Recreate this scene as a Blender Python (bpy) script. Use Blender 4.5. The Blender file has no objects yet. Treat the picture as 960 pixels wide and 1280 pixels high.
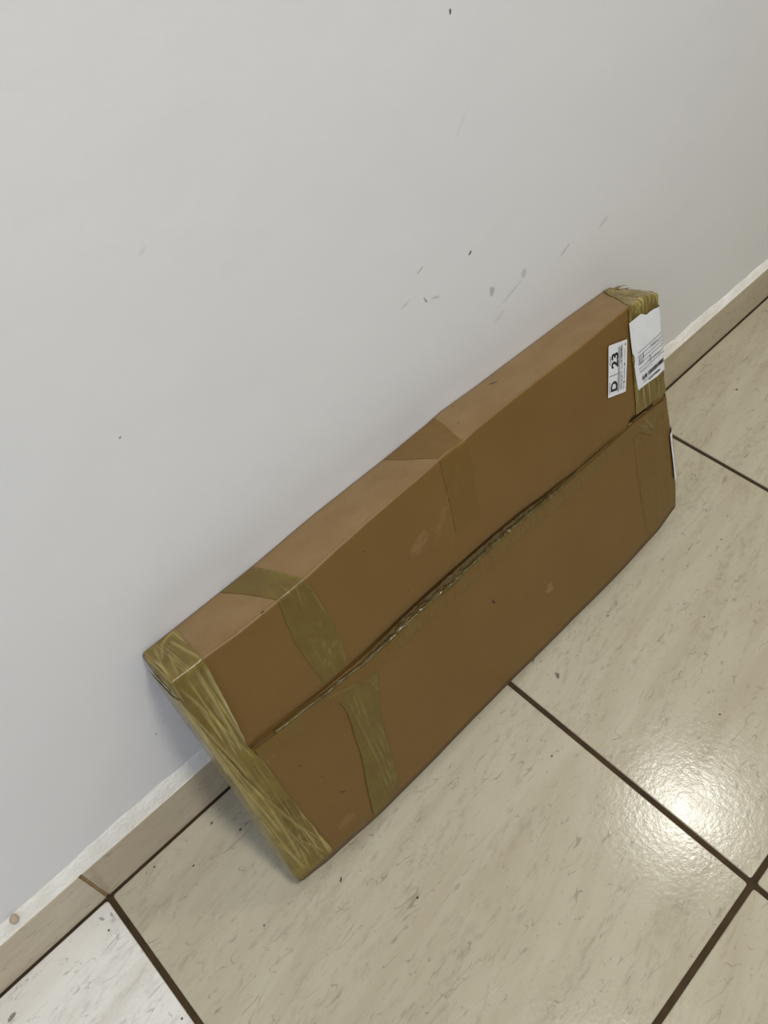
import bpy, bmesh, math, random
from mathutils import Vector, Matrix, noise

# ------------------------------------------------------------------ camera, world, lights, exposure
S = bpy.context.scene
P = 0.45                                   # floor tile pitch in metres; plan numbers below are in tile pitches
col = S.collection

cam_d = bpy.data.cameras.new('camera')
cam_d.sensor_fit = 'VERTICAL'
cam_d.sensor_height = 36.0
cam_d.sensor_width = 27.0
cam_d.lens = 991.445 * 36.0 / 1280.0
cam_d.clip_start = 0.02
cam = bpy.data.objects.new('camera', cam_d)
col.objects.link(cam)
R = ((0.710035250018627, -0.7023308409844888, -0.0508068256537117),
     (-0.5784864711833325, -0.5406482888050913, -0.6107805092420534),
     (0.40150136536360786, 0.46306675287062826, -0.7901682327182049))
M3 = Matrix(R).transposed() @ Matrix(((1, 0, 0), (0, -1, 0), (0, 0, -1)))
cam.matrix_world = Matrix.Translation(Vector((0.21845688, -0.77635684, 1.86658229)) * P) @ M3.to_4x4()
S.camera = cam

world = bpy.data.worlds.new('world')
S.world = world
world.use_nodes = True
world.node_tree.nodes['Background'].inputs[0].default_value = (0.93, 0.96, 1.0, 1)
world.node_tree.nodes['Background'].inputs[1].default_value = 0.35

def area(name, loc, target, size, size_y, power, color, shape='RECTANGLE'):
    l = bpy.data.lights.new(name, 'AREA')
    l.shape = shape
    l.size = size
    if shape in ('RECTANGLE', 'ELLIPSE'):
        l.size_y = size_y
    l.energy = power
    l.color = color
    o = bpy.data.objects.new(name, l)
    col.objects.link(o)
    o.location = loc
    o.rotation_euler = (Vector(target) - Vector(loc)).to_track_quat('-Z', 'Y').to_euler()
    return o

# round ceiling lamp whose reflection shows on the tiles
area('overhead_light', (1.60, -0.37, 2.62), (1.60, -0.37, 0), 0.18, 0.18, 8.0, (1.0, 1.0, 0.92), 'DISK')
# two unseen fill lights added overhead to set the brightness
area('overhead_light', (0.40, -0.90, 2.62), (0.40, -0.90, 0), 0.3, 0.3, 30.0, (1.0, 0.98, 0.90), 'DISK')
area('overhead_light', (-0.25, -1.45, 2.62), (-0.25, -1.45, 0), 0.4, 0.4, 14.0, (0.90, 1.0, 1.20), 'DISK')
# daylight from the left, and an unseen warm fill added on the right
area('window_daylight', (-1.72, -0.9, 1.4), (0.6, -0.4, 0.9), 0.9, 1.6, 10.0, (0.62, 0.83, 1.22))
area('warm_fill', (1.4, -2.85, 1.5), (1.2, 0.0, 0.9), 1.2, 1.2, 2.5, (1.0, 0.90, 0.50))

S.view_settings.view_transform = 'Standard'
S.view_settings.look = 'None'
S.view_settings.gamma = 1.0
S.view_settings.use_curve_mapping = False
S.view_settings.exposure = 0.06

# ------------------------------------------------------------------ helpers
def link(name, me, mats, parent=None, smooth=False):
    o = bpy.data.objects.new(name, me)
    col.objects.link(o)
    if not isinstance(mats, (list, tuple)):
        mats = [mats]
    if len(me.materials) == 0:
        for m in mats:
            me.materials.append(m)
    if parent is not None:
        o.parent = parent
    if smooth:
        for p in me.polygons:
            p.use_smooth = True
    return o

def mesh_from(name, verts, faces):
    me = bpy.data.meshes.new(name)
    me.from_pydata([tuple(v) for v in verts], [], faces)
    me.update()
    return me

def bm_mesh(name, bm):
    me = bpy.data.meshes.new(name)
    bm.to_mesh(me)
    bm.free()
    return me

def box_mesh(name, lo, hi, bevel=0.0, seg=2):
    bm = bmesh.new()
    bmesh.ops.create_cube(bm, size=1.0)
    for v in bm.verts:
        for i in range(3):
            v.co[i] = lo[i] + (v.co[i] + 0.5) * (hi[i] - lo[i])
    if bevel:
        bmesh.ops.bevel(bm, geom=list(bm.edges), offset=bevel, segments=seg, affect='EDGES', profile=0.5)
    return bm_mesh(name, bm)

def interp(tab, x):
    if x <= tab[0][0]:
        return tab[0][1]
    for (a, va), (b, vb) in zip(tab, tab[1:]):
        if x <= b:
            t = (x - a) / (b - a)
            t = t * t * (3 - 2 * t) * 0.6 + t * 0.4
            return va + (vb - va) * t
    return tab[-1][1]

def ss(a, b, x):
    t = max(0.0, min(1.0, (x - a) / (b - a)))
    return t * t * (3 - 2 * t)

class NT:
    """small node-tree writer"""
    def __init__(self, name):
        self.mat = bpy.data.materials.new(name)
        self.mat.use_nodes = True
        self.t = self.mat.node_tree
        self.bsdf = self.t.nodes['Principled BSDF']
        self.out = self.t.nodes['Material Output']
    def n(self, typ, ins=None, **kw):
        nd = self.t.nodes.new(typ)
        for k, v in kw.items():
            setattr(nd, k, v)
        for k, v in (ins or {}).items():
            self.set(nd, k, v)
        return nd
    def set(self, nd, k, v):
        if isinstance(v, bpy.types.NodeSocket):
            self.t.links.new(v, nd.inputs[k])
        else:
            nd.inputs[k].default_value = v
    def math(self, op, a, b=0.0, clamp=False):
        nd = self.n('ShaderNodeMath', {0: a, 1: b}, operation=op)
        nd.use_clamp = clamp
        return nd.outputs[0]
    def ramp(self, x, lo, hi, a=0.0, b=1.0):
        nd = self.n('ShaderNodeMapRange', {0: x, 1: lo, 2: hi, 3: a, 4: b})
        return nd.outputs[0]
    def mix(self, f, a, b, blend='MIX'):
        nd = self.n('ShaderNodeMix', data_type='RGBA', blend_type=blend)
        self.set(nd, 0, f); self.set(nd, 6, a); self.set(nd, 7, b)
        return nd.outputs[2]
    def noise(self, vec, scale, detail=3.0, rough=0.5, dist=0.0):
        nd = self.n('ShaderNodeTexNoise', {'Vector': vec, 'Scale': scale, 'Detail': detail, 'Roughness': rough, 'Distortion': dist})
        return nd.outputs[0]
    def mapping(self, vec, scale=(1, 1, 1), rot=(0, 0, 0), loc=(0, 0, 0)):
        return self.n('ShaderNodeMapping', {'Vector': vec, 'Scale': scale, 'Rotation': rot, 'Location': loc}).outputs[0]
    def bump(self, h, strength, dist, normal=None):
        ins = {'Height': h, 'Strength': strength, 'Distance': dist}
        if normal is not None:
            ins['Normal'] = normal
        return self.n('ShaderNodeBump', ins).outputs[0]
    def spots(self, vec, lst, wob=None):
        """max over ellipses (cx, cy, rx, ry, angle deg, strength) in the plane of vec.xy"""
        acc = None
        for cx, cy, rx, ry, ang, st in lst:
            m = self.n('ShaderNodeMapping', {'Vector': vec, 'Location': (cx, cy, 0), 'Rotation': (0, 0, math.radians(ang)), 'Scale': (rx, ry, 1)})
            m.vector_type = 'TEXTURE'
            ln = self.n('ShaderNodeVectorMath', {0: m.outputs[0]}, operation='LENGTH').outputs['Value']
            if wob is not None:
                ln = self.math('ADD', ln, wob)
            v = self.ramp(ln, 1.15, 0.75, 0.0, st)
            acc = v if acc is None else self.math('MAXIMUM', acc, v)
        return acc

def rgb(r, g, b):
    f = lambda c: ((c / 255 + 0.055) / 1.055) ** 2.4 if c > 10 else c / 255 / 12.92
    return (f(r), f(g), f(b), 1.0)

# ------------------------------------------------------------------ materials
def mat_wall():
    k = NT('white_wall_paint')
    pos = k.n('ShaderNodeNewGeometry').outputs['Position']
    sep = k.n('ShaderNodeSeparateXYZ', {0: pos})
    flat = k.n('ShaderNodeCombineXYZ', {0: sep.outputs[0], 1: sep.outputs[2], 2: 0.0}).outputs[0]
    wob = k.ramp(k.noise(pos, 260, 2), 0.3, 0.7, -0.35, 0.35)
    dark = k.spots(flat, [(x * P, z * P, a, b, r, s) for x, z, a, b, r, s in [
        (1.163, 1.024, .0022, .0013, 40, 1.0), (1.101, 1.43, .0018, .001, 90, .9), (0.452, 1.103, .0012, .0009, 30, .7),
        (0.273, .398, .0014, .0009, 30, .7), (1.046, .988, .0036, .0010, -60, .55), (0.297, .417, .001, .0008, 0, .6)]], wob)
    grey = k.spots(flat, [(x * P, z * P, a, b, r, s) for x, z, a, b, r, s in [
        (1.232, .902, .0052, .0030, -70, .50), (1.331, .889, .0058, .0032, -75, .34), (1.466, .873, .0070, .0022, 30, .34),
        (1.034, 1.056, .0040, .0013, 25, .40), (1.071, .979, .0060, .0014, -25, .30), (0.995, 1.006, .0060, .0014, 15, .22),
        (1.605, .875, .0080, .0028, 30, .22), (1.13, 1.267, .012, .0009, 55, .10), (0.568, 1.331, .003, .0012, 30, .10),
        (1.297, .864, .017, .0015, 22, .22), (1.264, .824, .007, .003, 25, .16)]], wob)
    n1 = k.noise(pos, 3.0, 4)
    base = k.mix(k.ramp(n1, 0.3, 0.7), rgb(234, 233, 234), rgb(238, 236, 235))
    base = k.mix(grey, base, rgb(140, 138, 132))
    base = k.mix(dark, base, rgb(42, 38, 34))
    b1 = k.bump(k.noise(pos, 220, 3), 0.10, 0.001)
    b2 = k.bump(k.noise(pos, 14, 4), 0.25, 0.004, b1)
    k.set(k.bsdf, 'Base Color', base); k.set(k.bsdf, 'Roughness', 0.75); k.set(k.bsdf, 'Normal', b2)
    k.set(k.bsdf, 'Specular IOR Level', 0.25)
    return k.mat

def stone(k, pos, light, mid, vein):
    """cream stone-look glaze: soft clouds, veins along x, hair scratches and pits"""
    oi = k.n('ShaderNodeObjectInfo').outputs['Random']
    off = k.n('ShaderNodeCombineXYZ', {0: k.math('MULTIPLY', oi, 37.0), 1: k.math('MULTIPLY', oi, 11.0), 2: 0.0}).outputs[0]
    vec = k.n('ShaderNodeVectorMath', {0: pos, 1: off}, operation='ADD').outputs[0]
    rot = k.mapping(vec, rot=(0, 0, math.radians(-9)))
    st = k.mapping(rot, scale=(0.8, 4.5, 4.5))
    cloud = k.noise(st, 5.0, 5, 0.55, 0.6)
    c = k.mix(k.ramp(cloud, 0.40, 0.68), light, mid)
    # vein bands broken into flecks
    vn = k.noise(k.mapping(rot, scale=(1.0, 6.0, 6.0), loc=(3.1, 1.7, 0)), 2.6, 6, 0.62, 0.9)
    band = k.ramp(k.math('ABSOLUTE', k.math('SUBTRACT', vn, 0.5)), 0.05, 0.0)
    fleck = k.ramp(k.noise(k.mapping(rot, scale=(1, 2.6, 2.6)), 60, 4, 0.7), 0.46, 0.66)
    c = k.mix(k.math('MULTIPLY', k.math('MULTIPLY', band, fleck), 0.42), c, vein)
    # hair scratches
    acc = None
    for i, (sc, thr, rz) in enumerate([(88, 0.016, 0.5), (120, 0.018, 1.25), (64, 0.012, 2.3), (46, 0.008, 0.1)]):
        v = k.mapping(vec, rot=(0, 0, rz), scale=(0.32, 1.3, 1.0), loc=(i * 5.3, i * 2.1, 0))
        nn = k.noise(v, sc, 1.0, 0.4, 0.1)
        line = k.ramp(k.math('ABSOLUTE', k.math('SUBTRACT', nn, 0.5)), thr, thr * 0.2)
        gate = k.ramp(k.noise(v, sc * 0.9 + 3, 1, 0.5), 0.58, 0.68)
        m = k.math('MULTIPLY', line, gate)
        acc = m if acc is None else k.math('MAXIMUM', acc, m)
    c = k.mix(k.math('MULTIPLY', acc, 0.50), c, rgb(104, 94, 76))
    pit = k.ramp(k.noise(vec, 300, 1), 0.72, 0.78)
    c = k.mix(k.math('MULTIPLY', pit, 0.5), c, rgb(120, 108, 90))
    return c, acc, vec

def mat_tile():
    k = NT('cream_floor_tile')
    pos = k.n('ShaderNodeNewGeometry').outputs['Position']
    c, scr, vec = stone(k, pos, rgb(180, 171, 148), rgb(169, 158, 134), rgb(132, 122, 103))
    c = k.mix(1.0, c, k.n('ShaderNodeObjectInfo').outputs['Color'], 'MULTIPLY')
    wob = k.ramp(k.noise(pos, 420, 2), 0.3, 0.7, -0.3, 0.3)
    marks = [(1.1, -.377, .0042, .0024, 60, .75), (-.036, -.027, .0032, .0014, -60, .5), (-.016, -.036, .0030, .0013, -95, .5),
             (-.037, -.058, .0013, .0012, 0, .9), (-.266, -.052, .0045, .0022, 10, .7), (.106, -.021, .0012, .001, 0, .9),
             (.171, -.082, .0013, .001, 0, .9), (.256, -.037, .0018, .0013, 30, .9), (.294, -.096, .0018, .0014, 30, .8),
             (.384, -.339, .0026, .0011, 40, 1.0), (.476, -.484, .0013, .0012, 0, 1.0), (1.329, -.367, .0014, .001, 0, .9),
             (.924, -.497, .0013, .001, 0, .9), (1.289, -.723, .0014, .001, 0, .9), (2.314, -.168, .0022, .0016, 0, .9),
             (1.093, -.306, .0050, .0009, 20, .7), (.002, -.134, .0012, .001, 0, .9), (-.02, -.302, .0014, .001, 0, .9),
             (.206, -.289, .0012, .001, 0, .9), (1.75, -.45, .0014, .001, 0, .8), (1.5, -.55, .0012, .001, 0, .8)]
    sp = k.spots(pos, [(x * P, y * P, a, b, r, s) for x, y, a, b, r, s in marks], wob)
    c = k.mix(sp, c, rgb(58, 50, 40))
    b2 = k.bump(k.noise(pos, 170, 3, 0.6), 0.15, 0.0010)
    k.set(k.bsdf, 'Base Color', c); k.set(k.bsdf, 'Normal', b2)
    k.set(k.bsdf, 'Roughness', k.ramp(k.noise(pos, 40, 3), 0.3, 0.7, 0.15, 0.20))
    k.set(k.bsdf, 'Specular IOR Level', 0.5)
    return k.mat

def mat_skirting():
    k = NT('cream_skirting_tile')
    pos = k.n('ShaderNodeNewGeometry').outputs['Position']
    c, scr, vec = stone(k, pos, rgb(200, 186, 160), rgb(184, 168, 142), rgb(150, 136, 114))
    k.set(k.bsdf, 'Base Color', c)
    k.set(k.bsdf, 'Roughness', 0.30)
    k.set(k.bsdf, 'Normal', k.bump(k.noise(pos, 150, 3), 0.15, 0.001))
    return k.mat

def mat_simple(name, c, rough=0.8, bscale=200, bstr=0.3, bdist=0.001, var=None):
    k = NT(name)
    pos = k.n('ShaderNodeNewGeometry').outputs['Position']
    base = c
    if var is not None:
        base = k.mix(k.ramp(k.noise(pos, 45, 4), 0.35, 0.65), c, var)
    k.set(k.bsdf, 'Base Color', base)
    k.set(k.bsdf, 'Roughness', rough)
    k.set(k.bsdf, 'Normal', k.bump(k.noise(pos, bscale, 4), bstr, bdist))
    return k.mat

HB = 0.7033                                 # height of the carton face, in tile pitches
def mat_card():
    k = NT('brown_cardboard')
    uv = k.n('ShaderNodeUVMap').outputs[0]
    wob = k.ramp(k.noise(uv, 500, 2), 0.3, 0.7, -0.4, 0.4)
    def c2(x, v):
        return (x * P, (v if v <= 1 else 1 + (v - 1) * 0.1713) * HB * P)
    dots = [(1.22, 1.744, .0045, .0012, -35, 1), (1.112, 1.894, .0012, .001, 0, .9), (1.073, 1.431, .0011, .001, 0, .9),
            (.517, 1.02, .0016, .0012, 0, 1), (.961, .869, .0012, .0009, 40, .8), (.953, .860, .0009, .0008, 0, .7),
            (1.001, .395, .0035, .0014, -65, 1), (.483, .237, .0030, .0009, -50, .9), (.489, .226, .0024, .0008, 20, .8),
            (.437, .462, .0013, .0011, 0, 1), (.465, .358, .0011, .001, 0, .9), (.844, .376, .0010, .0009, 0, .7),
            (.80, .70, .0009, .0009, 0, .6), (1.10, .72, .0009, .0008, 0, .6), (1.36, .80, .001, .0008, 0, .6),
            (.74, .93, .0009, .0008, 0, .7), (1.45, .40, .001, .0009, 0, .5), (.60, .18, .001, .0009, 0, .6), (1.30, 1.3, .001, .0008, 0, .6)]
    d = k.spots(uv, [(*c2(x, v), a, b, r, s) for x, v, a, b, r, s in dots], wob)
    scuffs = [(1.179, .234, .006, .005, 0, .30), (.862, .815, .012, .007, 30, .16), (.463, .101, .010, .006, 10, .14), (.40, .60, .012, .010, 0, .18),
              (.93, .83, .02, .004, 50, .10)]
    sc = k.spots(uv, [(*c2(x, v), a, b, r, s) for x, v, a, b, r, s in scuffs], k.ramp(k.noise(uv, 220, 4), 0.3, 0.7, -0.6, 0.6))
    fib = k.noise(k.mapping(uv, scale=(60, 420, 1)), 1.0, 4, 0.65)
    big = k.noise(uv, 9, 4, 0.6)
    c = k.mix(k.ramp(big, 0.3, 0.72), rgb(113, 83, 33), rgb(106, 75, 26))
    c = k.mix(k.ramp(fib, 0.25, 0.75, 0.0, 0.3), c, rgb(124, 94, 48))
    spk = k.ramp(k.noise(uv, 900, 2), 0.62, 0.74, 0.0, 0.35)
    c = k.mix(spk, c, rgb(92, 66, 34))
    # worn crease, plus missing brightness painted patchily into the narrow upper side
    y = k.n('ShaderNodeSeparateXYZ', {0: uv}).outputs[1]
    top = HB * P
    rub_and_light = k.math('MULTIPLY', k.ramp(y, top - .001, top + .004), k.ramp(k.noise(k.mapping(uv, scale=(1, 1.6, 1)), 26, 5, 0.65), 0.30, 0.70, 0.20, 0.44))
    c = k.mix(rub_and_light, c, rgb(156, 133, 98))
    c = k.mix(sc, c, rgb(165, 142, 104))
    c = k.mix(d, c, rgb(34, 22, 14))
    flute = k.n('ShaderNodeTexWave', {'Vector': uv, 'Scale': 40.0, 'Distortion': 0.6, 'Detail': 1.0}, bands_direction='X').outputs[1]
    b = k.bump(flute, 0.05, 0.0006, k.bump(k.noise(uv, 300, 4), 0.18, 0.0008))
    k.set(k.bsdf, 'Base Color', c); k.set(k.bsdf, 'Roughness', 0.48); k.set(k.bsdf, 'Normal', b)
    k.set(k.bsdf, 'Specular IOR Level', 0.6)
    return k.mat

def mat_tape(name, body, deep, pale, streak, rough=0.26, bdist=0.0008):
    """yellowish packing tape stuck flat on the board: mottled where it lifts off, streaked along its length, paler where gathered"""
    k = NT(name)
    uv = k.n('ShaderNodeUVMap').outputs[0]
    at = k.n('ShaderNodeAttribute', attribute_name='gather').outputs['Fac']
    mott = k.noise(uv, 34, 5, 0.62, 0.8)
    c = k.mix(k.ramp(mott, 0.36, 0.64), deep, body)
    st = k.noise(k.mapping(uv, scale=(420, 9, 1), rot=(0, 0, 0.10)), 1.0, 3, 0.55, 0.5)
    st2 = k.noise(k.mapping(uv, scale=(260, 12, 1), rot=(0, 0, -0.22)), 1.0, 2, 0.5, 0.6)
    sm = k.math('MAXIMUM', k.ramp(st, 0.56, 0.68), k.ramp(st2, 0.60, 0.69))
    sm = k.math('MULTIPLY', sm, k.ramp(k.noise(uv, 18, 2), 0.35, 0.62))
    c = k.mix(k.math('MULTIPLY', sm, streak), c, pale)
    c = k.mix(k.math('MULTIPLY', at, 0.45), c, pale)
    h = k.math('ADD', k.math('MULTIPLY', st, 1.0), k.math('ADD', k.math('MULTIPLY', st2, 0.8), k.math('MULTIPLY', k.noise(uv, 120, 3, 0.6, 0.6), 0.8)))
    k.set(k.bsdf, 'Base Color', c); k.set(k.bsdf, 'Roughness', rough)
    k.set(k.bsdf, 'Normal', k.bump(h, 0.35, bdist))
    k.set(k.bsdf, 'Specular IOR Level', 0.5)
    return k.mat

M_wall = mat_wall()
M_tile = mat_tile()
M_skirt = mat_skirting()
M_grout = mat_simple('brown_grout', rgb(52, 38, 18), 0.95, 500, 0.5, 0.001, rgb(66, 48, 24))
M_joint = mat_simple('tan_skirting_joint', rgb(170, 146, 108), 0.9, 500, 0.4, 0.001, rgb(140, 116, 80))
M_plaster = mat_simple('white_plaster', rgb(236, 232, 224), 0.9, 260, 0.6, 0.002, rgb(226, 220, 208))
M_ceiling = mat_simple('cream_ceiling_paint', rgb(190, 188, 182), 0.9)
M_far = mat_simple('beige_wall_paint', rgb(150, 147, 140), 0.9)
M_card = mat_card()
M_cardedge = mat_simple('cut_cardboard_edge', rgb(104, 84, 42), 0.7, 700, 0.5, 0.001, rgb(88, 68, 34))
M_tape = mat_tape('yellow_packing_tape', rgb(104, 88, 34), rgb(99, 77, 31), rgb(142, 126, 72), 0.25)
M_tape_end = mat_tape('layered_packing_tape', rgb(116, 98, 42), rgb(96, 78, 31), rgb(184, 167, 106), 0.70)
M_tape_pale = mat_tape('doubled_packing_tape', rgb(130, 113, 56), rgb(110, 93, 40), rgb(190, 174, 116), 0.65)
M_tape_faint = mat_tape('thin_packing_tape', rgb(108, 83, 33), rgb(108, 78, 29), rgb(122, 104, 54), 0.16, 0.36)
M_clear = mat_tape('clear_tape_film', rgb(86, 71, 40), rgb(80, 62, 30), rgb(104, 92, 64), 0.25, 0.12, 0.0016)
M_gloss = mat_tape('glossy_folded_tape', rgb(92, 78, 42), rgb(78, 63, 32), rgb(140, 130, 96), 0.4, 0.09, 0.0016)
M_paper = mat_simple('white_label_paper', rgb(226, 226, 228), 0.55, 120, 0.25, 0.0008, rgb(220, 220, 222))
M_ink = mat_simple('black_label_ink', rgb(26, 25, 26), 0.6)
M_inkgrey = mat_simple('grey_label_ink', rgb(150, 150, 152), 0.6)
M_inkmid = mat_simple('dark_grey_label_ink', rgb(84, 84, 88), 0.6)

# ------------------------------------------------------------------ room shell
WY = 0.0092                                  # wall plane; the skirting's face is y = 0
X0, X1, Y0, ZC = -1.85, 3.4, -3.0, 2.66

def struct(o):
    o['kind'] = 'structure'
    return o

floor = struct(link('floor', box_mesh('floor', (X0, Y0, -0.05), (X1, WY + 0.02, -0.0016)), M_grout))
GAP = 0.0060
QR = 0.974 * P                               # first row of tiles in front of the skirting
tile_cache = {}
def tile_mesh(w, d):
    key = (round(w, 4), round(d, 4))
    if key not in tile_cache:
        bm = bmesh.new()
        bmesh.ops.create_cube(bm, size=1.0)
        for v in bm.verts:
            v.co.x *= w; v.co.y *= d; v.co.z = (v.co.z - 0.5) * 0.0090
        corner = [e for e in bm.edges if abs(e.verts[0].co.z - e.verts[1].co.z) > 0.005]
        bmesh.ops.bevel(bm, geom=corner, offset=0.0026, segments=2, affect='EDGES', profile=0.5)
        top = [e for e in bm.edges if e.verts[0].co.z > -0.0001 and e.verts[1].co.z > -0.0001]
        bmesh.ops.bevel(bm, geom=top, offset=0.0011, segments=2, affect='EDGES', profile=0.5)
        tile_cache[key] = bm_mesh('floor_tile', bm)
    return tile_cache[key]
random.seed(4)
rows = [(-QR + GAP / 2, -0.0017)]
y = -QR - GAP / 2
while y > Y0 + 0.01:
    rows.append((max(Y0, y - P + GAP), y)); y -= P
for i in range(-4, 8):
    xa, xb = i * P + GAP / 2, (i + 1) * P - GAP / 2
    xa, xb = max(xa, X0), min(xb, X1)
    if xb - xa < 0.03:
        continue
    for ya, yb in rows:
        o = link('floor_tile', tile_mesh(xb - xa, yb - ya), M_tile, floor)
        o.location = ((xa + xb) / 2, (ya + yb) / 2, random.uniform(-0.0002, 0.0002))
        if i == -1:
            o.color = (1.62, 1.74, 2.2, 1)      # a paler tile at the left

wall = struct(link('wall_back', box_mesh('wall_back', (X0, WY, -0.05), (X1, WY + 0.12, ZC)), M_wall))
struct(link('wall_right', box_mesh('wall_right', (X1, Y0, -0.05), (X1 + 0.12, WY, ZC)), M_far))
struct(link('wall_front', box_mesh('wall_front', (X0, Y0 - 0.12, -0.05), (X1, Y0, ZC)), M_far))
struct(link('ceiling', box_mesh('ceiling', (X0 - 0.12, Y0 - 0.12, ZC), (X1 + 0.12, WY + 0.12, ZC + 0.1)), M_ceiling))
# left wall with a window opening that lets the daylight in
bm = bmesh.new()
wy0, wy1, wz0, wz1 = -2.15, -0.95, 0.95, 2.2
for lo, hi in [((X0 - .12, Y0, -.05), (X0, wy0, ZC)), ((X0 - .12, wy1, -.05), (X0, WY, ZC)),
               ((X0 - .12, wy0, -.05), (X0, wy1, wz0)), ((X0 - .12, wy0, wz1), (X0, wy1, ZC))]:
    r = bmesh.ops.create_cube(bm, size=1.0)
    for v in r['verts']:
        for i in range(3):
            v.co[i] = lo[i] + (v.co[i] + 0.5) * (hi[i] - lo[i])
struct(link('wall_left', bm_mesh('wall_left', bm), M_far))

# skirting tiles
SKH = 0.180 * P
base = struct(link('baseboard_back', box_mesh('baseboard_back', (X0, 0.0022, 0.0), (X1, WY, SKH - 0.0012)), M_joint))
for i in range(-4, 8):
    xa, xb = max(i * P + 0.0016, X0), min((i + 1) * P - 0.0016, X1)
    if xb - xa < 0.03:
        continue
    dz = 0.0004 if i % 2 else 0.0
    link('skirting_tile', box_mesh('skirting_tile', (xa, 0.0, 0.0020), (xb, 0.0080, SKH + dz), 0.0008), M_skirt, base)

# rough plaster fillet between skirting and wall
verts, faces = [], []
nx, ny = 640, 7
for i in range(nx + 1):
    x = X0 + (X1 - X0) * i / nx
    w = 0.0125 + 0.006 * noise.noise((x * 7, 0.3, 0)) + 0.003 * noise.noise((x * 40, 4.3, 0))
    u = x / P
    w += 0.0045 * noise.noise((x * 60, 9.3, 0)) * ss(1.2, 1.9, u)
    w *= interp([(-.5, 1.3), (0.3, 1.25), (1.2, 1.0), (1.8, 0.85), (3.0, 0.75)], u)
    for j in range(ny + 1):
        t = j / ny
        yy = 0.0006 + (WY - 0.0006) * t ** 0.75 - 0.0006 * math.sin(t * math.pi)
        zz = SKH + 0.0002 + w * t
        b = noise.noise((x * 120, t * 3, 1)) * 0.0007 * (1 + 1.3 * ss(1.2, 1.9, u)) + noise.noise((x * 300, t * 5, 7)) * 0.0004
        e = math.sin(t * math.pi) ** 0.5 if 0 < t < 1 else 0
        verts.append((x, yy + (b - 0.0005) * e, zz + b * e * 0.6))
for i in range(nx):
    for j in range(ny):
        a = i * (ny + 1) + j
        faces.append((a, a + ny + 1, a + ny + 2, a + 1))
trim = struct(link('trim_1', mesh_from('trim_1', verts, faces), M_plaster, None, True))
# small knob of plaster left on the strip
bm = bmesh.new()
bmesh.ops.create_icosphere(bm, subdivisions=3, radius=0.0040)
for v in bm.verts:
    v.co *= 1 + 0.22 * noise.noise(v.co * 400)
    v.co.z *= 0.8
kn = link('plaster_knob', bm_mesh('plaster_knob', bm), mat_simple('tan_plaster', rgb(196, 182, 160), 0.9, 500, 0.5, 0.001, rgb(150, 134, 110)), trim, True)
kn.location = (-0.128 * P, 0.0042, 0.212 * P)

# ------------------------------------------------------------------ the carton leaning on the wall
FB = (-0.31348, 0.04067)                     # bottom edge of the face (y, z)
FT = (-0.09348, 0.70867)                     # upper edge of the face
fd = ((FT[0] - FB[0]) / HB, (FT[1] - FB[1]) / HB)
nf = (-fd[1], fd[0])                         # outward normal of the face
TK = 0.1206                                  # depth of the upper side
tabE = [(.32, 1.0), (.39, .995), (.466, .987), (.611, .987), (.70, .997), (.79, 1.004), (.899, 1.009), (.989, 1.015), (1.03, 1.009), (1.059, 1.015), (1.18, 1.016), (1.39, 1.009), (1.57, 1.012), (1.65, 1.0), (1.72, .965)]
tabB = [(.32, .050), (.40, .026), (.556, .004), (1.0, 0.0), (1.184, -.012), (1.46, -.018), (1.62, -.004), (1.72, .028)]
tabZ = [(.327, .657), (.394, .657), (.547, .659), (.747, .671), (.921, .673), (1.037, .678), (1.086, .683), (1.212, .677), (1.491, .671), (1.662, .664), (1.72, .650)]
tabS = [(.32, .655), (.36, .647), (.49, .624), (.58, .611), (.66, .602), (.787, .604), (.906, .600), (1.0, .602), (1.14, .597), (1.263, .587), (1.335, .586), (1.558, .586), (1.73, .566)]
tabC = [(.32, .675), (.395, .669), (.554, .643), (.662, .643), (.78, .646), (.914, .648), (.993, .645), (1.126, .639), (1.25, .617), (1.36, .598), (1.73, .572)]
tabD = [(.32, .002), (.40, .006), (.60, .010), (.85, .017), (1.05, .015), (1.20, .011), (1.40, .006), (1.73, .003)]
tabXL = [(0, .314), (.5, .322), (1.0, .323), (2.0, .327)]
tabXR = [(0, 1.722), (.15, 1.727), (.40, 1.719), (.66, 1.706), (.95, 1.700), (1.2, 1.714), (2.0, 1.690)]
RF = 0.006                                   # edge rounding
YR = WY / P - 0.0006                         # the rear edge touches the wall

def front2d(x, v):
    """(y, z), normal at face height v (0..1) and across the upper side (1..2)"""
    e = interp(tabE, x)
    F = (YR, interp(tabZ, x))
    E = (FB[0] + fd[0] * HB * e, FB[1] + fd[1] * HB * e)
    td = (F[0] - E[0], F[1] - E[1]); tl = math.hypot(*td); td = (td[0] / tl, td[1] / tl)
    nt = (-td[1], td[0])
    if nt[1] < 0:
        nt = (-nt[0], -nt[1])
    if v <= 1:
        vv = v + (e - 1) * ss(.85, 1, v) + interp(tabB, x) * ss(.30, 0, v)
        s = (vv - e) * HB
    else:
        s = (v - 1) * tl
    if s <= -RF:
        pt, n = (E[0] + fd[0] * s, E[1] + fd[1] * s), nf
    elif s >= RF:
        pt, n = (E[0] + td[0] * s, E[1] + td[1] * s), nt
    else:
        t = (s + RF) / (2 * RF)
        a = (E[0] - fd[0] * RF, E[1] - fd[1] * RF); c = (E[0] + td[0] * RF, E[1] + td[1] * RF)
        pt = tuple((1 - t) ** 2 * a[i] + 2 * t * (1 - t) * E[i] + t * t * c[i] for i in range(2))
        n = tuple(nf[i] * (1 - t) + nt[i] * t for i in range(2))
        l = math.hypot(*n); n = (n[0] / l, n[1] / l)
    return pt, n

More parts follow.
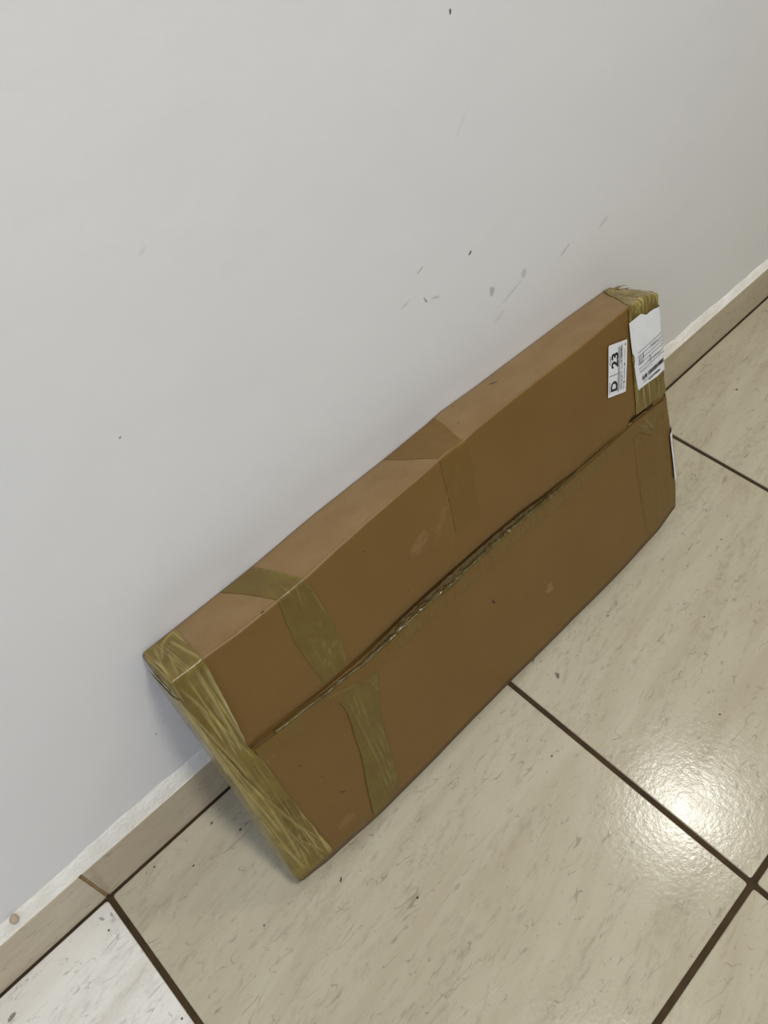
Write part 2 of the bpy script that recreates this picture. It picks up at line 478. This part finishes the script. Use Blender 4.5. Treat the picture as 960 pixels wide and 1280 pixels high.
def wobble(x, v):
    w = noise.noise((x * 3.1, v * 2.3, 0.7)) * 0.0022 + noise.noise((x * 9, v * 7, 3.7)) * 0.0009
    return w * ss(2.0, 1.8, v)

def ends(x, v, r=0.010):
    """round a position off around the carton's ends: returns x, depth below the face"""
    for edge, sg in ((interp(tabXL, v), 1), (interp(tabXR, v), -1)):
        dl = (x - edge) * sg
        if dl < r:
            if dl < -r:
                return edge, -dl
            ph = (r - dl) / (2 * r) * math.pi / 2
            return edge + sg * (r - r * math.sin(ph)), r - r * math.cos(ph)
    return x, 0.0

def surf(x, v, d=0.0):
    """world point on the carton's skin, d pitches proud of it"""
    xx, dep = ends(x, v)
    pt, n = front2d(min(max(xx, .31), 1.73), v)
    o = wobble(xx, v) - dep + (d if dep < 0.004 else d * 0.4)
    ex = 0.0
    if dep > 0.004:                          # proud of the end face instead
        ex = -d if x < 1 else d
    return Vector(((xx + ex) * P, (pt[0] + n[0] * o) * P, (pt[1] + n[1] * o) * P))

carton = bpy.data.objects.new('cardboard_box', None)
col.objects.link(carton)
carton.location = (1.02 * P, -0.19 * P, 0.0)
carton.empty_display_size = 0.05
carton['label'] = 'long flat brown cardboard box, taped with yellow tape, leaning on the white wall'
carton['category'] = 'box'
INV = Matrix.Translation(-carton.location)

def put(name, me, mats, smooth=False, parent=None):
    me.transform(INV)
    return link(name, me, mats, parent or carton, smooth)

# body: stations along x, a closed loop of profile points at each
def stations():
    ds = [0.0, .0025, .005, .0075, .010]
    L = [(None, s) for s in ()]
    st = [(0, -.010 + .005 * i) for i in range(5)]
    n = 150
    st += [(2, (i + .5) / n) for i in range(n)]
    st += [(1, .010 - .005 * i) for i in range(5)]
    return st
FLAP = 0.0062
def recess(x, v):
    s, c, D = interp(tabS, x), interp(tabC, x), interp(tabD, x)
    if v < s:
        return -FLAP
    if v < c:
        t = (v - s) / (c - s)
        return -D * (1 - t) ** 0.8
    return 0.0
def profile_v(x):
    s, c = interp(tabS, x), interp(tabC, x)
    vs = [i / 14 * (s - .004) for i in range(15)] + [s - .0005, s + .0005]
    vs += [s + (c - s) * t for t in (.15, .35, .6, .8, 1.0)]
    vs += [c + (1 - .03 - c) * t / 12 for t in range(1, 13)]
    vs += [.985, .9885, .994, 1.0, 1.02, 1.045, 1.075, 1.12]
    vs += [1.12 + .85 * t / 8 for t in range(1, 9)]
    return vs
bm = bmesh.new()
uvl = bm.loops.layers.uv.new('UVMap')
loops = []; uvs = {}
for kind, s in stations():
    row = []
    if kind == 2:
        xs = .335 + (1.685 - .335) * s
    else:
        xs = .33 if kind == 0 else 1.70
    for v in profile_v(xs):
        xl, xr = interp(tabXL, v), interp(tabXR, v)
        if kind == 0:
            x = xl + s
        elif kind == 1:
            x = xr + s
        else:
            x = (xl + .010) + (xr - xl - .020) * s
        p = surf(x, v, recess(min(max(x, .32), 1.72), v))
        bv = bm.verts.new(p)
        uvs[bv] = (x * P, (v if v <= 1 else 1 + (v - 1) * 0.1713) * HB * P)
        row.append(bv)
    # rear edge, rear face, lower side
    xe, dep = (xs, 0.0)
    if kind == 0:
        xe, dep = ends(.327 + s, 2.0)
    elif kind == 1:
        xe, dep = ends(1.690 + s, 2.0)
    else:
        xe = (.327 + .010) + (1.690 - .327 - .020) * s
    zt = interp(tabZ, xe)
    bend = interp(tabB, xe) * 0.35
    back = [(YR - dep * .6, zt - .001 - dep * .6), (YR - .015 - dep, zt - .05 - dep)]
    back += [(YR + (-.19 - YR) * t - dep, zt + (0.0 - zt) * t) for t in (.25, .5, .75, .93)]
    back += [(-.19 - .004, .0015 + dep * .8), (-.235, .0135 + dep * .8 + max(0, bend)), (-.285, .0295 + dep * .8 + max(0, bend))]
    for yy, zz in back:
        bv = bm.verts.new((xe * P, yy * P, zz * P))
        uvs[bv] = (xe * P, yy * P)
        row.append(bv)
    loops.append(row)
for a, b in zip(loops, loops[1:]):
    n = len(a)
    for j in range(n):
        bm.faces.new((a[j], b[j], b[(j + 1) % n], a[(j + 1) % n]))
for lp, flip in ((loops[0], False), (loops[-1], True)):
    c = bm.verts.new(sum((v.co for v in lp), Vector()) / len(lp))
    uvs[c] = uvs[lp[0]]
    for j in range(len(lp)):
        f = (lp[j], lp[(j + 1) % len(lp)], c)
        bm.faces.new(f if not flip else f[::-1])
for f in bm.faces:
    for l in f.loops:
        l[uvl].uv = uvs[l.vert]
bmesh.ops.recalc_face_normals(bm, faces=list(bm.faces))
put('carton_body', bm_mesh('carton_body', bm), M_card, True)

# lower flap: a 3 mm board in front of the lower half, its cut upper edge standing proud of the recess
bm = bmesh.new()
uvl = bm.loops.layers.uv.new('UVMap')
NX, NV = 170, 26
outer, inner, uvs = [], [], {}
for i in range(NX + 1):
    s = i / NX
    ro, ri = [], []
    for j in range(NV + 1):
        t = j / NV
        x0 = .33 + (1.70 - .33) * s
        v = interp(tabS, x0) * (1 - (1 - t) ** 1.3) if t < 1 else interp(tabS, x0)
        x = (interp(tabXL, v) - .006) + (interp(tabXR, v) - interp(tabXL, v) + .012) * s
        lip = 0.0022 * ss(.86, 1, t) * interp([(.35, .3), (.6, 1), (1.1, 1.2), (1.5, .5), (1.7, 0.2)], x) 
        lip += 0.0016 * noise.noise((x * 14, 2.2, 0)) * ss(.85, 1, t)
        q = bm.verts.new(surf(x, v, 0.0003 + lip)); uvs[q] = (x * P, v * HB * P); ro.append(q)
        q = bm.verts.new(surf(x, v, -FLAP + .0004 + lip)); uvs[q] = (x * P, v * HB * P); ri.append(q)
    outer.append(ro); inner.append(ri)
def quad(*vs):
    return bm.faces.new(vs)
edge_faces = []
for i in range(NX):
    for j in range(NV):
        quad(outer[i][j], outer[i + 1][j], outer[i + 1][j + 1], outer[i][j + 1])
        quad(inner[i][j], inner[i][j + 1], inner[i + 1][j + 1], inner[i + 1][j])
    edge_faces.append(quad(outer[i][NV], outer[i + 1][NV], inner[i + 1][NV], inner[i][NV]))
    quad(outer[i][0], inner[i][0], inner[i + 1][0], outer[i + 1][0])
for j in range(NV):
    quad(outer[0][j], outer[0][j + 1], inner[0][j + 1], inner[0][j])
    quad(outer[NX][j], inner[NX][j], inner[NX][j + 1], outer[NX][j + 1])
for f in edge_faces:
    f.material_index = 1
for f in bm.faces:
    f.smooth = f.material_index == 0
    for l in f.loops:
        l[uvl].uv = uvs[l.vert]
for e in bm.edges:
    if len(e.link_faces) == 2 and e.link_faces[0].normal.length >= 0 and any(f.material_index for f in e.link_faces):
        e.smooth = False
bmesh.ops.recalc_face_normals(bm, faces=list(bm.faces))
put('lower_flap', bm_mesh('lower_flap', bm), [M_card, M_cardedge])

# ---- patches that lie on the skin: tape and paper
def patch(name, outline, d, step, mat, ridges=(), rough_edge=0.0, crumple=0.0, dfun=None, smooth=True, parent=None, seed=0, cfreq=30):
    """outline: (x, v) polygon. ridges: (x0, v0, x1, v1, width, height) gathers in the film"""
    rnd = random.Random(seed)
    ys = lambda v: v * HB if v <= 1 else HB + (v - 1) * TK
    pts = [(x, ys(v)) for x, v in outline]
    if rough_edge:
        fine = []
        for (a, b) in zip(pts, pts[1:] + pts[:1]):
            n = max(1, int(math.hypot(b[0] - a[0], b[1] - a[1]) / 0.02))
            for i in range(n):
                t = i / n
                fine.append((a[0] + (b[0] - a[0]) * t + rnd.uniform(-1, 1) * rough_edge * (i > 0), a[1] + (b[1] - a[1]) * t + rnd.uniform(-1, 1) * rough_edge * (i > 0)))
        pts = fine
    bm = bmesh.new()
    bm.faces.new([bm.verts.new((x, y, 0)) for x, y in pts])
    xs = [p[0] for p in pts]; yv = [p[1] for p in pts]
    def cut(co, no):
        bmesh.ops.bisect_plane(bm, geom=list(bm.verts) + list(bm.edges) + list(bm.faces), plane_co=co, plane_no=no)
    k = math.ceil(min(yv) / step)
    while k * step < max(yv):
        cut((0, k * step, 0), (0, 1, 0)); k += 1
    k = math.ceil(min(xs) / step)
    while k * step < max(xs):
        cut((k * step, 0, 0), (1, 0, 0)); k += 1
    if step > 0.0:
        bmesh.ops.triangulate(bm, faces=[f for f in bm.faces if len(f.verts) > 4])
    uvl = bm.loops.layers.uv.new('UVMap')
    for f in bm.faces:
        f.smooth = smooth
        for l in f.loops:
            l[uvl].uv = (l.vert.co.x * P, l.vert.co.y * P)
    gl = bm.verts.layers.float.new('gather')
    R = [(a, ys(b), c, ys(e), w, h) for a, b, c, e, w, h in ridges]
    for v in bm.verts:
        x, y = v.co.x, v.co.y
        hh, g = 0.0, 0.0
        for x0, y0, x1, y1, w, h in R:
            dx, dy = x1 - x0, y1 - y0
            L2 = dx * dx + dy * dy
            t = ((x - x0) * dx + (y - y0) * dy) / L2
            if t < -.05 or t > 1.05:
                continue
            bow = 0.10 * math.sqrt(L2) * math.sin(math.pi * t) * (0.25 if h > 0 else -0.25)
            dist = abs(((x - x0) * dy - (y - y0) * dx) / math.sqrt(L2) + bow * 0.3)
            if dist > 3 * w:
                continue
            e = math.exp(-(dist / w) ** 2) * ss(-.05, .12, t) * ss(1.05, .88, t)
            hh = max(hh, abs(h) * e); g = max(g, min(1, abs(h) / 0.0025) * e)
        c = 0.0
        if crumple:
            c = crumple * (abs(noise.noise((x * cfreq, y * cfreq * .6, seed))) + .6 * abs(noise.noise((x * cfreq * 2.6, y * cfreq * 1.8, seed + 3))))
        vv = y / HB if y <= HB else 1 + (y - HB) / TK
        v[gl] = min(1.0, g)
        dd = d + hh + c + (dfun(x, vv) if dfun else 0.0)
        v.co = surf(x, vv, dd)
    bm.normal_update()
    # face the film outwards
    if sum((f.normal.y - f.normal.z) * f.calc_area() for f in bm.faces) > 0:
        bmesh.ops.reverse_faces(bm, faces=list(bm.faces))
    return put(name, bm_mesh(name, bm), mat, False, parent)

rnd = random.Random(11)
L1 = 0.0010                                  # first film, then the ones stuck over it
L2 = 0.0026

def over_seam(x, v):
    """end tapes dip a little into the seam"""
    s, c, D = interp(tabS, x), interp(tabC, x), interp(tabD, x)
    if v < s - .02 or v > c + .02:
        return 0.0
    return -D * .45 * ss(s - .02, s + .012, v) * ss(c + .02, c - .005, v)

# left end: layered tape gathered in long creases, wrapped round the end and over the top corner
ridges = [(.372, .99, .360, .66, .0036, .0050), (.3865, .99, .3735, .68, .0036, .0062), (.352, .98, .350, .66, .0016, .0026),
          (.335, .97, .372, .62, .0016, .0028), (.322, .90, .345, .58, .0020, .0034), (.320, .80, .318, .40, .0030, .0036),
          (.326, .74, .333, .46, .0022, .0032), (.338, .56, .350, .36, .0016, .0026), (.345, .50, .386, .12, .0015, .0032),
          (.335, .48, .362, .10, .0016, .0028), (.322, .46, .330, .12, .0026, .0034), (.352, .40, .398, .10, .0012, .0024),
          (.316, .30, .340, .04, .0022, .0030), (.36, .2, .39, .05, .0014, .002),
          (.330, 1.04, .350, 1.85, .0022, .0016), (.345, 1.02, .360, 1.55, .0020, .0014), (.388, 1.02, .376, 1.75, .0024, .0034),
          (.36, 1.8, .39, 1.90, .002, .003), (.345, 1.5, .362, 1.8, .0020, .0014)]
for i in range(9):
    a = rnd.uniform(.312, .365); b = rnd.uniform(.35, .97)
    ridges.append((a, b, a + rnd.uniform(.002, .022), b - rnd.uniform(.18, .34), rnd.uniform(.0013, .0022), rnd.uniform(.0010, .0018)))
patch('packing_tape', [(.23, .02), (.30, .015), (.405, .035), (.398, .20), (.387, .426), (.383, .575), (.377, .64), (.374, .68), (.391, .985),
                       (.390, 1.06), (.397, 1.92), (.33, 1.95), (.30, 1.0), (.23, .97)], L2, 0.0024, M_tape_end, ridges, .0010, .0010, over_seam, seed=1)['label'] = 'yellow layered tape gathered in creases round the left end'

patch('packing_tape', [(.235, .03), (.30, .03), (.345, .045), (.352, .22), (.357, .40), (.341, .55), (.326, .78), (.321, .95), (.235, .96)], L2 + .0012, 0.0026, M_tape_pale,
      [(.328, .74, .346, .46, .0024, .0030), (.322, .60, .338, .30, .0022, .0026), (.345, .44, .340, .12, .0024, .0028), (.320, .92, .318, .62, .0024, .0024), (.325, .28, .335, .06, .002, .0024)], .0010, .0010, over_seam, seed=21)

# band near the left, over the top edge and down to the seam
patch('packing_tape', [(.555, .655), (.618, .645), (.624, .82), (.612, .985), (.608, 1.08), (.574, 1.97), (.500, 1.97), (.530, 1.45), (.550, 1.02), (.548, .99), (.541, .84)],
      L1, 0.006, M_tape, [(.612, .985, .622, .80, .0014, .0022), (.622, .82, .617, .66, .0012, .002), (.585, .78, .600, .70, .0016, .0026), (.60, .74, .618, .745, .0014, .0024),
      (.575, .72, .585, .69, .002, .003), (.56, .83, .60, .76, .0016, .0016), (.608, 1.06, .574, 1.95, .0018, .0018), (.596, .86, .604, .80, .0012, .002)], .0012, .0006, seed=2)
# ... and the lower half of the same band on the flap
low = [(.520, .02), (.603, .030), (.612, .15), (.635, .40), (.668, .53), (.650, .590), (.627, .597), (.545, .606), (.560, .585), (.572, .50), (.556, .30), (.535, .15)]
rl = [(.600, .42, .588, .04, .0014, .0030), (.612, .40, .598, .04, .0012, .0026), (.585, .48, .578, .06, .0016, .0030), (.625, .40, .606, .06, .0012, .0020),
      (.575, .30, .565, .03, .0012, .0016), (.600, .55, .590, .44, .0018, .0020), (.640, .55, .655, .46, .0012, .0026), (.545, .600, .615, .560, .0022, .0036), (.652, .58, .655, .50, .0010, .002)]
patch('packing_tape', low, L2, 0.0042, M_tape, rl, .0012, .0005, seed=3)

# tape along the seam, combed by the board under it
comb = []
x = .66
while x < 1.40:
    s = interp(tabS, x)
    comb.append((x + rnd.uniform(-.003, .003), s - .020, x - .004 + rnd.uniform(-.003, .003), s - rnd.uniform(.045, .066), .0028, rnd.uniform(.0008, .0022)))
    x += rnd.uniform(.010, .020)
top = [(x / 100, interp(tabS, x / 100) - .0008) for x in range(38, 171, 3)]
bot = [(x, interp(tabS, x) - .062 + .006 * noise.noise((x * 6, 0, 5))) for x in [1.70 - .03 * i for i in range(45)]]
patch('packing_tape', top + bot, L1 * .8 + .0012, 0.0046, M_tape_faint, comb, .0004, .0003, lambda x, v: .0022 * ss(interp(tabS, x) - .08, interp(tabS, x), v), seed=4)

# clear film bridging the sunken seam, crumpled and glossy
def sink(x, v):
    s, c, D = interp(tabS, x), interp(tabC, x), interp(tabD, x)
    t = max(0, min(1, (v - s) / max(.001, c - s)))
    return -D * .40 * (1 - t) ** .8 if v < c else 0.0
top = [(x / 100, interp(tabS, x / 100) + (interp(tabC, x / 100) - interp(tabS, x / 100)) * interp([(.62, .35), (.75, .62), (1.0, .70), (1.15, .66), (1.30, .45)], x / 100)) for x in range(62, 130, 3)]
bot = [(x, interp(tabS, x) + interp([(.62, .006), (.75, .010), (1.1, .010), (1.3, .005)], x)) for x in [1.295 - .03 * i for i in range(23)]]
rc = []
for i in range(46):
    x = rnd.uniform(.62, 1.16); s = interp(tabS, x); c = interp(tabC, x)
    rc.append((x, s + .010, x + rnd.uniform(.008, .04), s + (c - s) * rnd.uniform(.4, .9), .0022, rnd.uniform(.001, .0040)))
patch('clear_tape', top + bot, .0012, 0.0040, M_clear, rc, 0, .0026, sink, seed=5, cfreq=60)['label'] = 'clear glossy tape film sunk into the seam'

# the same film folded over the flap's upper edge, crumpled, catching the lamp
vs, fs, uvq = [], [], []
nx, nj = 420, 7
for i in range(nx + 1):
    x = .43 + (1.34 - .43) * i / nx
    a = interp([(.43, .1), (.66, .7), (.8, 1.0), (1.1, 1.0), (1.34, .2)], x)
    lip = 0.0022 * interp([(.35, .3), (.6, 1), (1.1, 1.2), (1.5, .5), (1.7, 0.2)], x) + 0.0016 * noise.noise((x * 14, 2.2, 0))
    for j in range(nj + 1):
        t = j / nj
        c = noise.noise((x * 75, t * 2.2, 4.0)) + 0.7 * noise.noise((x * 190, t * 4.0, 9.0))
        d = lip + .0026 - t * .0115
        v = interp(tabS, x) + (-.0035 if j == 0 else .0016 + .0030 * math.sin(t * math.pi) + .0046 * a * c * math.sin(t * math.pi) ** .5 + (-.004 if j == nj else 0))
        vs.append(surf(x, v, d)); uvq.append((x * P, (v * HB + t * .02) * P))
for i in range(nx):
    for j in range(nj):
        q = i * (nj + 1) + j
        fs.append((q, q + nj + 1, q + nj + 2, q + 1))
me = mesh_from('clear_tape', vs, fs)
ul = me.uv_layers.new(name='UVMap')
for l in me.loops:
    ul.data[l.index].uv = uvq[l.vertex_index]
put('clear_tape', me, M_gloss, True)['label'] = 'crumpled glossy tape folded over the seam edge'

# right end: tape over corner, front edge strip and seam
rr = [(1.584, .99, 1.582, .60, .0018, .0026), (1.575, .98, 1.574, .62, .0014, .0016), (1.64, 1.0, 1.60, .97, .002, .003)]
for i in range(16):
    a = rnd.uniform(1.60, 1.70)
    rr.append((a, 1.02 + rnd.uniform(0, .1), a + rnd.uniform(-.012, .012), .99 - rnd.uniform(.01, .025), .0020, rnd.uniform(.0012, .0026)))
for i in range(18):
    a = rnd.uniform(1.60, 1.68); b = rnd.uniform(1.15, 1.9)
    rr.append((a, b, a + rnd.uniform(.02, .06), b - rnd.uniform(-.1, .25), .0022, rnd.uniform(.0012, .0028)))
patch('packing_tape', [(1.574, .605), (1.79, .575), (1.79, .96), (1.74, 1.0), (1.75, 1.97), (1.655, 1.97), (1.594, 1.06), (1.580, 1.0), (1.577, .80)],
      L1, 0.005, M_tape_end, rr, .0010, .0016, over_seam, seed=6)
patch('packing_tape', [(1.575, .03), (1.79, .03), (1.79, .56), (1.69, .572), (1.60, .578), (1.555, .580), (1.562, .30)],
      L1 * .7, 0.006, M_tape_faint, [(1.645, .42, 1.635, .05, .0022, .0010), (1.665, .5, 1.66, .06, .0026, .0012), (1.69, .56, 1.70, .12, .0024, .0016),
      (1.68, .3, 1.69, .04, .0016, .0012), (1.58, .4, 1.575, .1, .003, .0006)], .0010, .0003, seed=7)
patch('packing_tape', [(1.552, .583), (1.60, .579), (1.69, .572), (1.685, .545), (1.655, .52), (1.625, .475), (1.60, .50), (1.575, .535)],
      L2, 0.004, M_tape, [(1.60, .575, 1.635, .49, .0030, .0024), (1.67, .57, 1.645, .525, .0018, .0024), (1.57, .57, 1.615, .51, .0020, .002)], .0010, .0008, seed=17)
# thin film across the middle of the upper side and below it
patch('packing_tape', [(.955, .74), (1.03, .74), (1.045, 1.0), (1.035, 1.08), (1.065, 1.97), (.915, 1.97), (.965, 1.08), (.965, .99)], .0006, 0.009, M_tape_faint,
      [(1.035, 1.06, 1.065, 1.9, .002, .001), (.99, .93, .975, .86, .0016, .0014), (1.00, .95, .99, .90, .0014, .0014)], .001, .0004, seed=8)
# wisps of tape standing up at the right rear corner
def wisp(pts, wd):
    vs, fs = [], []
    for i, (x, y, z) in enumerate(pts):
        vs += [(x * P, y * P, z * P), ((x + wd * .4) * P, (y - wd) * P, (z + wd * .3) * P)]
        if i:
            a = 2 * i - 2
            fs.append((a, a + 1, a + 3, a + 2))
    me = mesh_from('tape_wisp', vs, fs)
    me.uv_layers.new(name='UVMap')
    put('tape_wisp', me, M_tape_end, True)
wisp([(1.655, .004, .664), (1.668, .004, .672), (1.690, .003, .668), (1.712, 0.0, .660)], .012)
wisp([(1.668, -.010, .6735), (1.690, -.022, .676), (1.712, -.040, .674)], .008)

# ---- paper labels and their print
def bil(q, a, b):
    """q = TL, TR, BR, BL in (x, v); a across, b down"""
    t = (q[0][0] + (q[1][0] - q[0][0]) * a, q[0][1] + (q[1][1] - q[0][1]) * a)
    u = (q[3][0] + (q[2][0] - q[3][0]) * a, q[3][1] + (q[2][1] - q[3][1]) * a)
    return (t[0] + (u[0] - t[0]) * b, t[1] + (u[1] - t[1]) * b)

def strips(name, q, rects, mat, d, parent, label=None):
    """printed bars: rects (a0, b0, a1, b1) or quads of four (a, b)"""
    vs, fs = [], []
    for r in rects:
        if len(r) == 4 and not isinstance(r[0], tuple):
            a0, b0, a1, b1 = r
            corners = ((a0, b0), (a1, b0), (a1, b1), (a0, b1))
        else:
            corners = r
        n = 6
        L = [tuple(corners[0][i] + (corners[3][i] - corners[0][i]) * k / 1 for i in range(2)) for k in range(2)]
        idx = []
        for k in range(n + 1):
            t = k / n
            for e0, e1 in ((corners[0], corners[1]), (corners[3], corners[2])):
                a = e0[0] + (e1[0] - e0[0]) * t; b = e0[1] + (e1[1] - e0[1]) * t
                vs.append(surf(*bil(q, a, b), d))
                idx.append(len(vs) - 1)
        for k in range(n):
            fs.append((idx[2 * k], idx[2 * k + 1], idx[2 * k + 3], idx[2 * k + 2]))
    me = mesh_from(name, vs, fs)
    bm = bmesh.new(); bm.from_mesh(me)
    if sum(f.normal.y - f.normal.z for f in bm.faces) > 0:
        bmesh.ops.reverse_faces(bm, faces=list(bm.faces))
    bm.to_mesh(me); bm.free()
    o = put(name, me, mat, False, parent)
    if label:
        o['label'] = label
    return o

LD, ID = 0.0052, 0.0062
LAB2 = ((1.497, .935), (1.565, .909), (1.541, .732), (1.474, .764))
def rounded(q, r=.05):
    pts = []
    for i in range(4):
        p0, p1, p2 = q[i - 1], q[i], q[(i + 1) % 4]
        f = lambda a, b, t: (a[0] + (b[0] - a[0]) * t, a[1] + (b[1] - a[1]) * t)
        A, B = f(p1, p0, r * (1 if i % 2 else .6)), f(p1, p2, r * (.6 if i % 2 else 1))
        pts += [A, f(f(A, p1, .6), f(p1, B, .4), .5), B]
    return pts
lab = patch('shipping_label', rounded(LAB2), .0034, .012, M_paper, parent=None, seed=9)
lab['label'] = 'small white label printed D and 23'

def letters(text, q, a, b, height, parent):
    """upright text turned to run up the label: text x = up the label (b falling), text top = towards a = 0"""
    cu = bpy.data.curves.new('lettering', 'FONT')
    cu.body = text; cu.align_x = 'CENTER'; cu.align_y = 'CENTER'; cu.size = 1.0; cu.offset = 0.03
    o = bpy.data.objects.new('tmp', cu); col.objects.link(o)
    dg = bpy.context.evaluated_depsgraph_get(); dg.update()
    me = bpy.data.meshes.new_from_object(o.evaluated_get(dg))
    bpy.data.objects.remove(o)
    w = math.hypot((q[1][0] - q[0][0]), (q[1][1] - q[0][1]) * HB)
    h = math.hypot((q[3][0] - q[0][0]), (q[3][1] - q[0][1]) * HB)
    for v in me.vertices:
        tx, ty = v.co.x * height * 1.05, v.co.y * height
        v.co = surf(*bil(q, a - ty / w, b - tx / h), .0045)
    me.materials.clear()
    x = put('lettering', me, M_ink, False, parent)
    return x
letters('23', LAB2, .35, .29, .034, lab)
letters('D', LAB2, .33, .80, .034, lab)
txt = [(.02, .565, .76, .575)]                                            # dividing rule
r2 = random.Random(5)
def tiny(a, b0, b1, w, lo=.012, hi=.035, gap=.010):
    out = []; b = b0
    while b < b1:
        l = r2.uniform(lo, hi)
        out.append((a, b, a + w, min(b1, b + l))); b += l + gap
    return out
strips('print_lines', LAB2, txt + tiny(.065, .20, .36, .035, .02, .03) + tiny(.045, .70, .93, .030, .02, .03), M_inkmid, .0045, lab)
strips('print_lines', LAB2, tiny(.50, .08, .93, .05) + tiny(.565, .08, .93, .05) + tiny(.64, .06, .38, .04) + tiny(.70, .06, .52, .04) + tiny(.66, .60, .92, .04) + tiny(.73, .62, .92, .035), M_inkgrey, .0045, lab)
strips('print_lines', LAB2, tiny(.64, .10, .27, .055, .02, .03, .006), M_inkmid, .0045, lab)
strips('print_lines', LAB2, [(.86, .06, .92, .085), (.83, .41, .89, .435), (.83, .445, .89, .465), (.83, .76, .89, .785), (.83, .795, .89, .81)] + tiny(.85, .50, .72, .03, .01, .02) + tiny(.85, .14, .38, .02, .008, .016) + tiny(.84, .84, .93, .03, .01, .02), M_ink, .0045, lab)

LAB1 = ((1.575, .953), (1.699, .947), (1.704, .680), (1.587, .697))
lab1_out = [(1.575, .953), (1.600, .956), (1.620, .959), (1.641, .943), (1.671, .948), (1.700, .951), (1.712, .949), (1.715, .87), (1.716, .80), (1.716, .769), (1.717, .735), (1.702, .725),
            (1.714, .700), (1.700, .689), (1.668, .686), (1.627, .693), (1.587, .697), (1.585, .72), (1.583, .748), (1.580, .798), (1.584, .815), (1.583, .832), (1.577, .85), (1.576, .88)]
lab = patch('shipping_label', lab1_out, .0044, .008, M_paper, [(1.63, .93, 1.67, .90, .002, .0012), (1.655, .905, 1.70, .90, .002, .001), (1.60, .90, 1.66, .84, .004, .0008)], .0004, .0003, seed=12)
lab['label'] = 'large torn white label with a barcode'
D1 = .0062
lines = []
for b0, a0, a1 in [(.45, .12, .97), (.505, .10, .97), (.565, .12, .97), (.62, .10, .97), (.69, .10, .97), (.735, .12, .97)]:
    tl = -.045
    lines.append(((a0, b0), (a1, b0 + tl), (a1, b0 + tl + .007), (a0, b0 + .007)))
lines += [((.28, .50), (.295, .50), (.295, .575), (.28, .575)), ((.50, .60), (.512, .60), (.512, .70), (.50, .70)), ((.14, .52), (.15, .52), (.15, .60), (.14, .60))]
strips('print_lines', LAB1, lines, M_inkmid, D1, lab)
tl = lambda b0, rows, a0, a1, w: [(x0, b0 + i * .022, min(a1, x0 + r2.uniform(.02, .06)), b0 + i * .022 + .009) for i in range(rows) for x0 in [a0 + k * w for k in range(int((a1 - a0) / w))]]
strips('print_lines', LAB1, tl(.52, 2, .16, .27, .05) + tl(.58, 3, .12, .34, .06) + tl(.645, 2, .40, .9, .07) + tl(.465, 2, .55, .95, .07) + tl(.75, 1, .12, .55, .06) + tl(.905, 2, .2, .8, .06), M_inkgrey, D1, lab)
bars = []
a = .17
while a < .93:
    w = r2.choice([.008, .010, .014, .022])
    if not (.34 < a < .375):
        t = -.055 * (a - .15) / .8
        bars.append((a, .835 + t, min(.945, a + w), .895 + t))
    a += w + r2.choice([.004, .006, .010])
strips('barcode', LAB1, bars, M_ink, D1, lab)
strips('print_lines', LAB1, [((.38, .935), (.78, .905), (.78, .922), (.38, .952))] , M_ink, D1, lab)

LAB3 = ((1.703, .407), (1.80, .407), (1.80, .157), (1.713, .157))
lab = patch('shipping_label', [(1.703, .400), (1.715, .412), (1.80, .412), (1.80, .157), (1.722, .157), (1.716, .166), (1.712, .157), (1.709, .25)], L2 + .0030, .004, M_paper, seed=13)
lab['label'] = 'white label wrapped round the right end'
bars = []
b = .12
while b < .9:
    l = r2.uniform(.012, .03); bars.append((.07 + .05 * r2.random(), b, .9, b + l)); b += l + r2.uniform(.008, .03)
strips('print_lines', LAB3, bars, M_inkmid, L2 + .0045, lab)
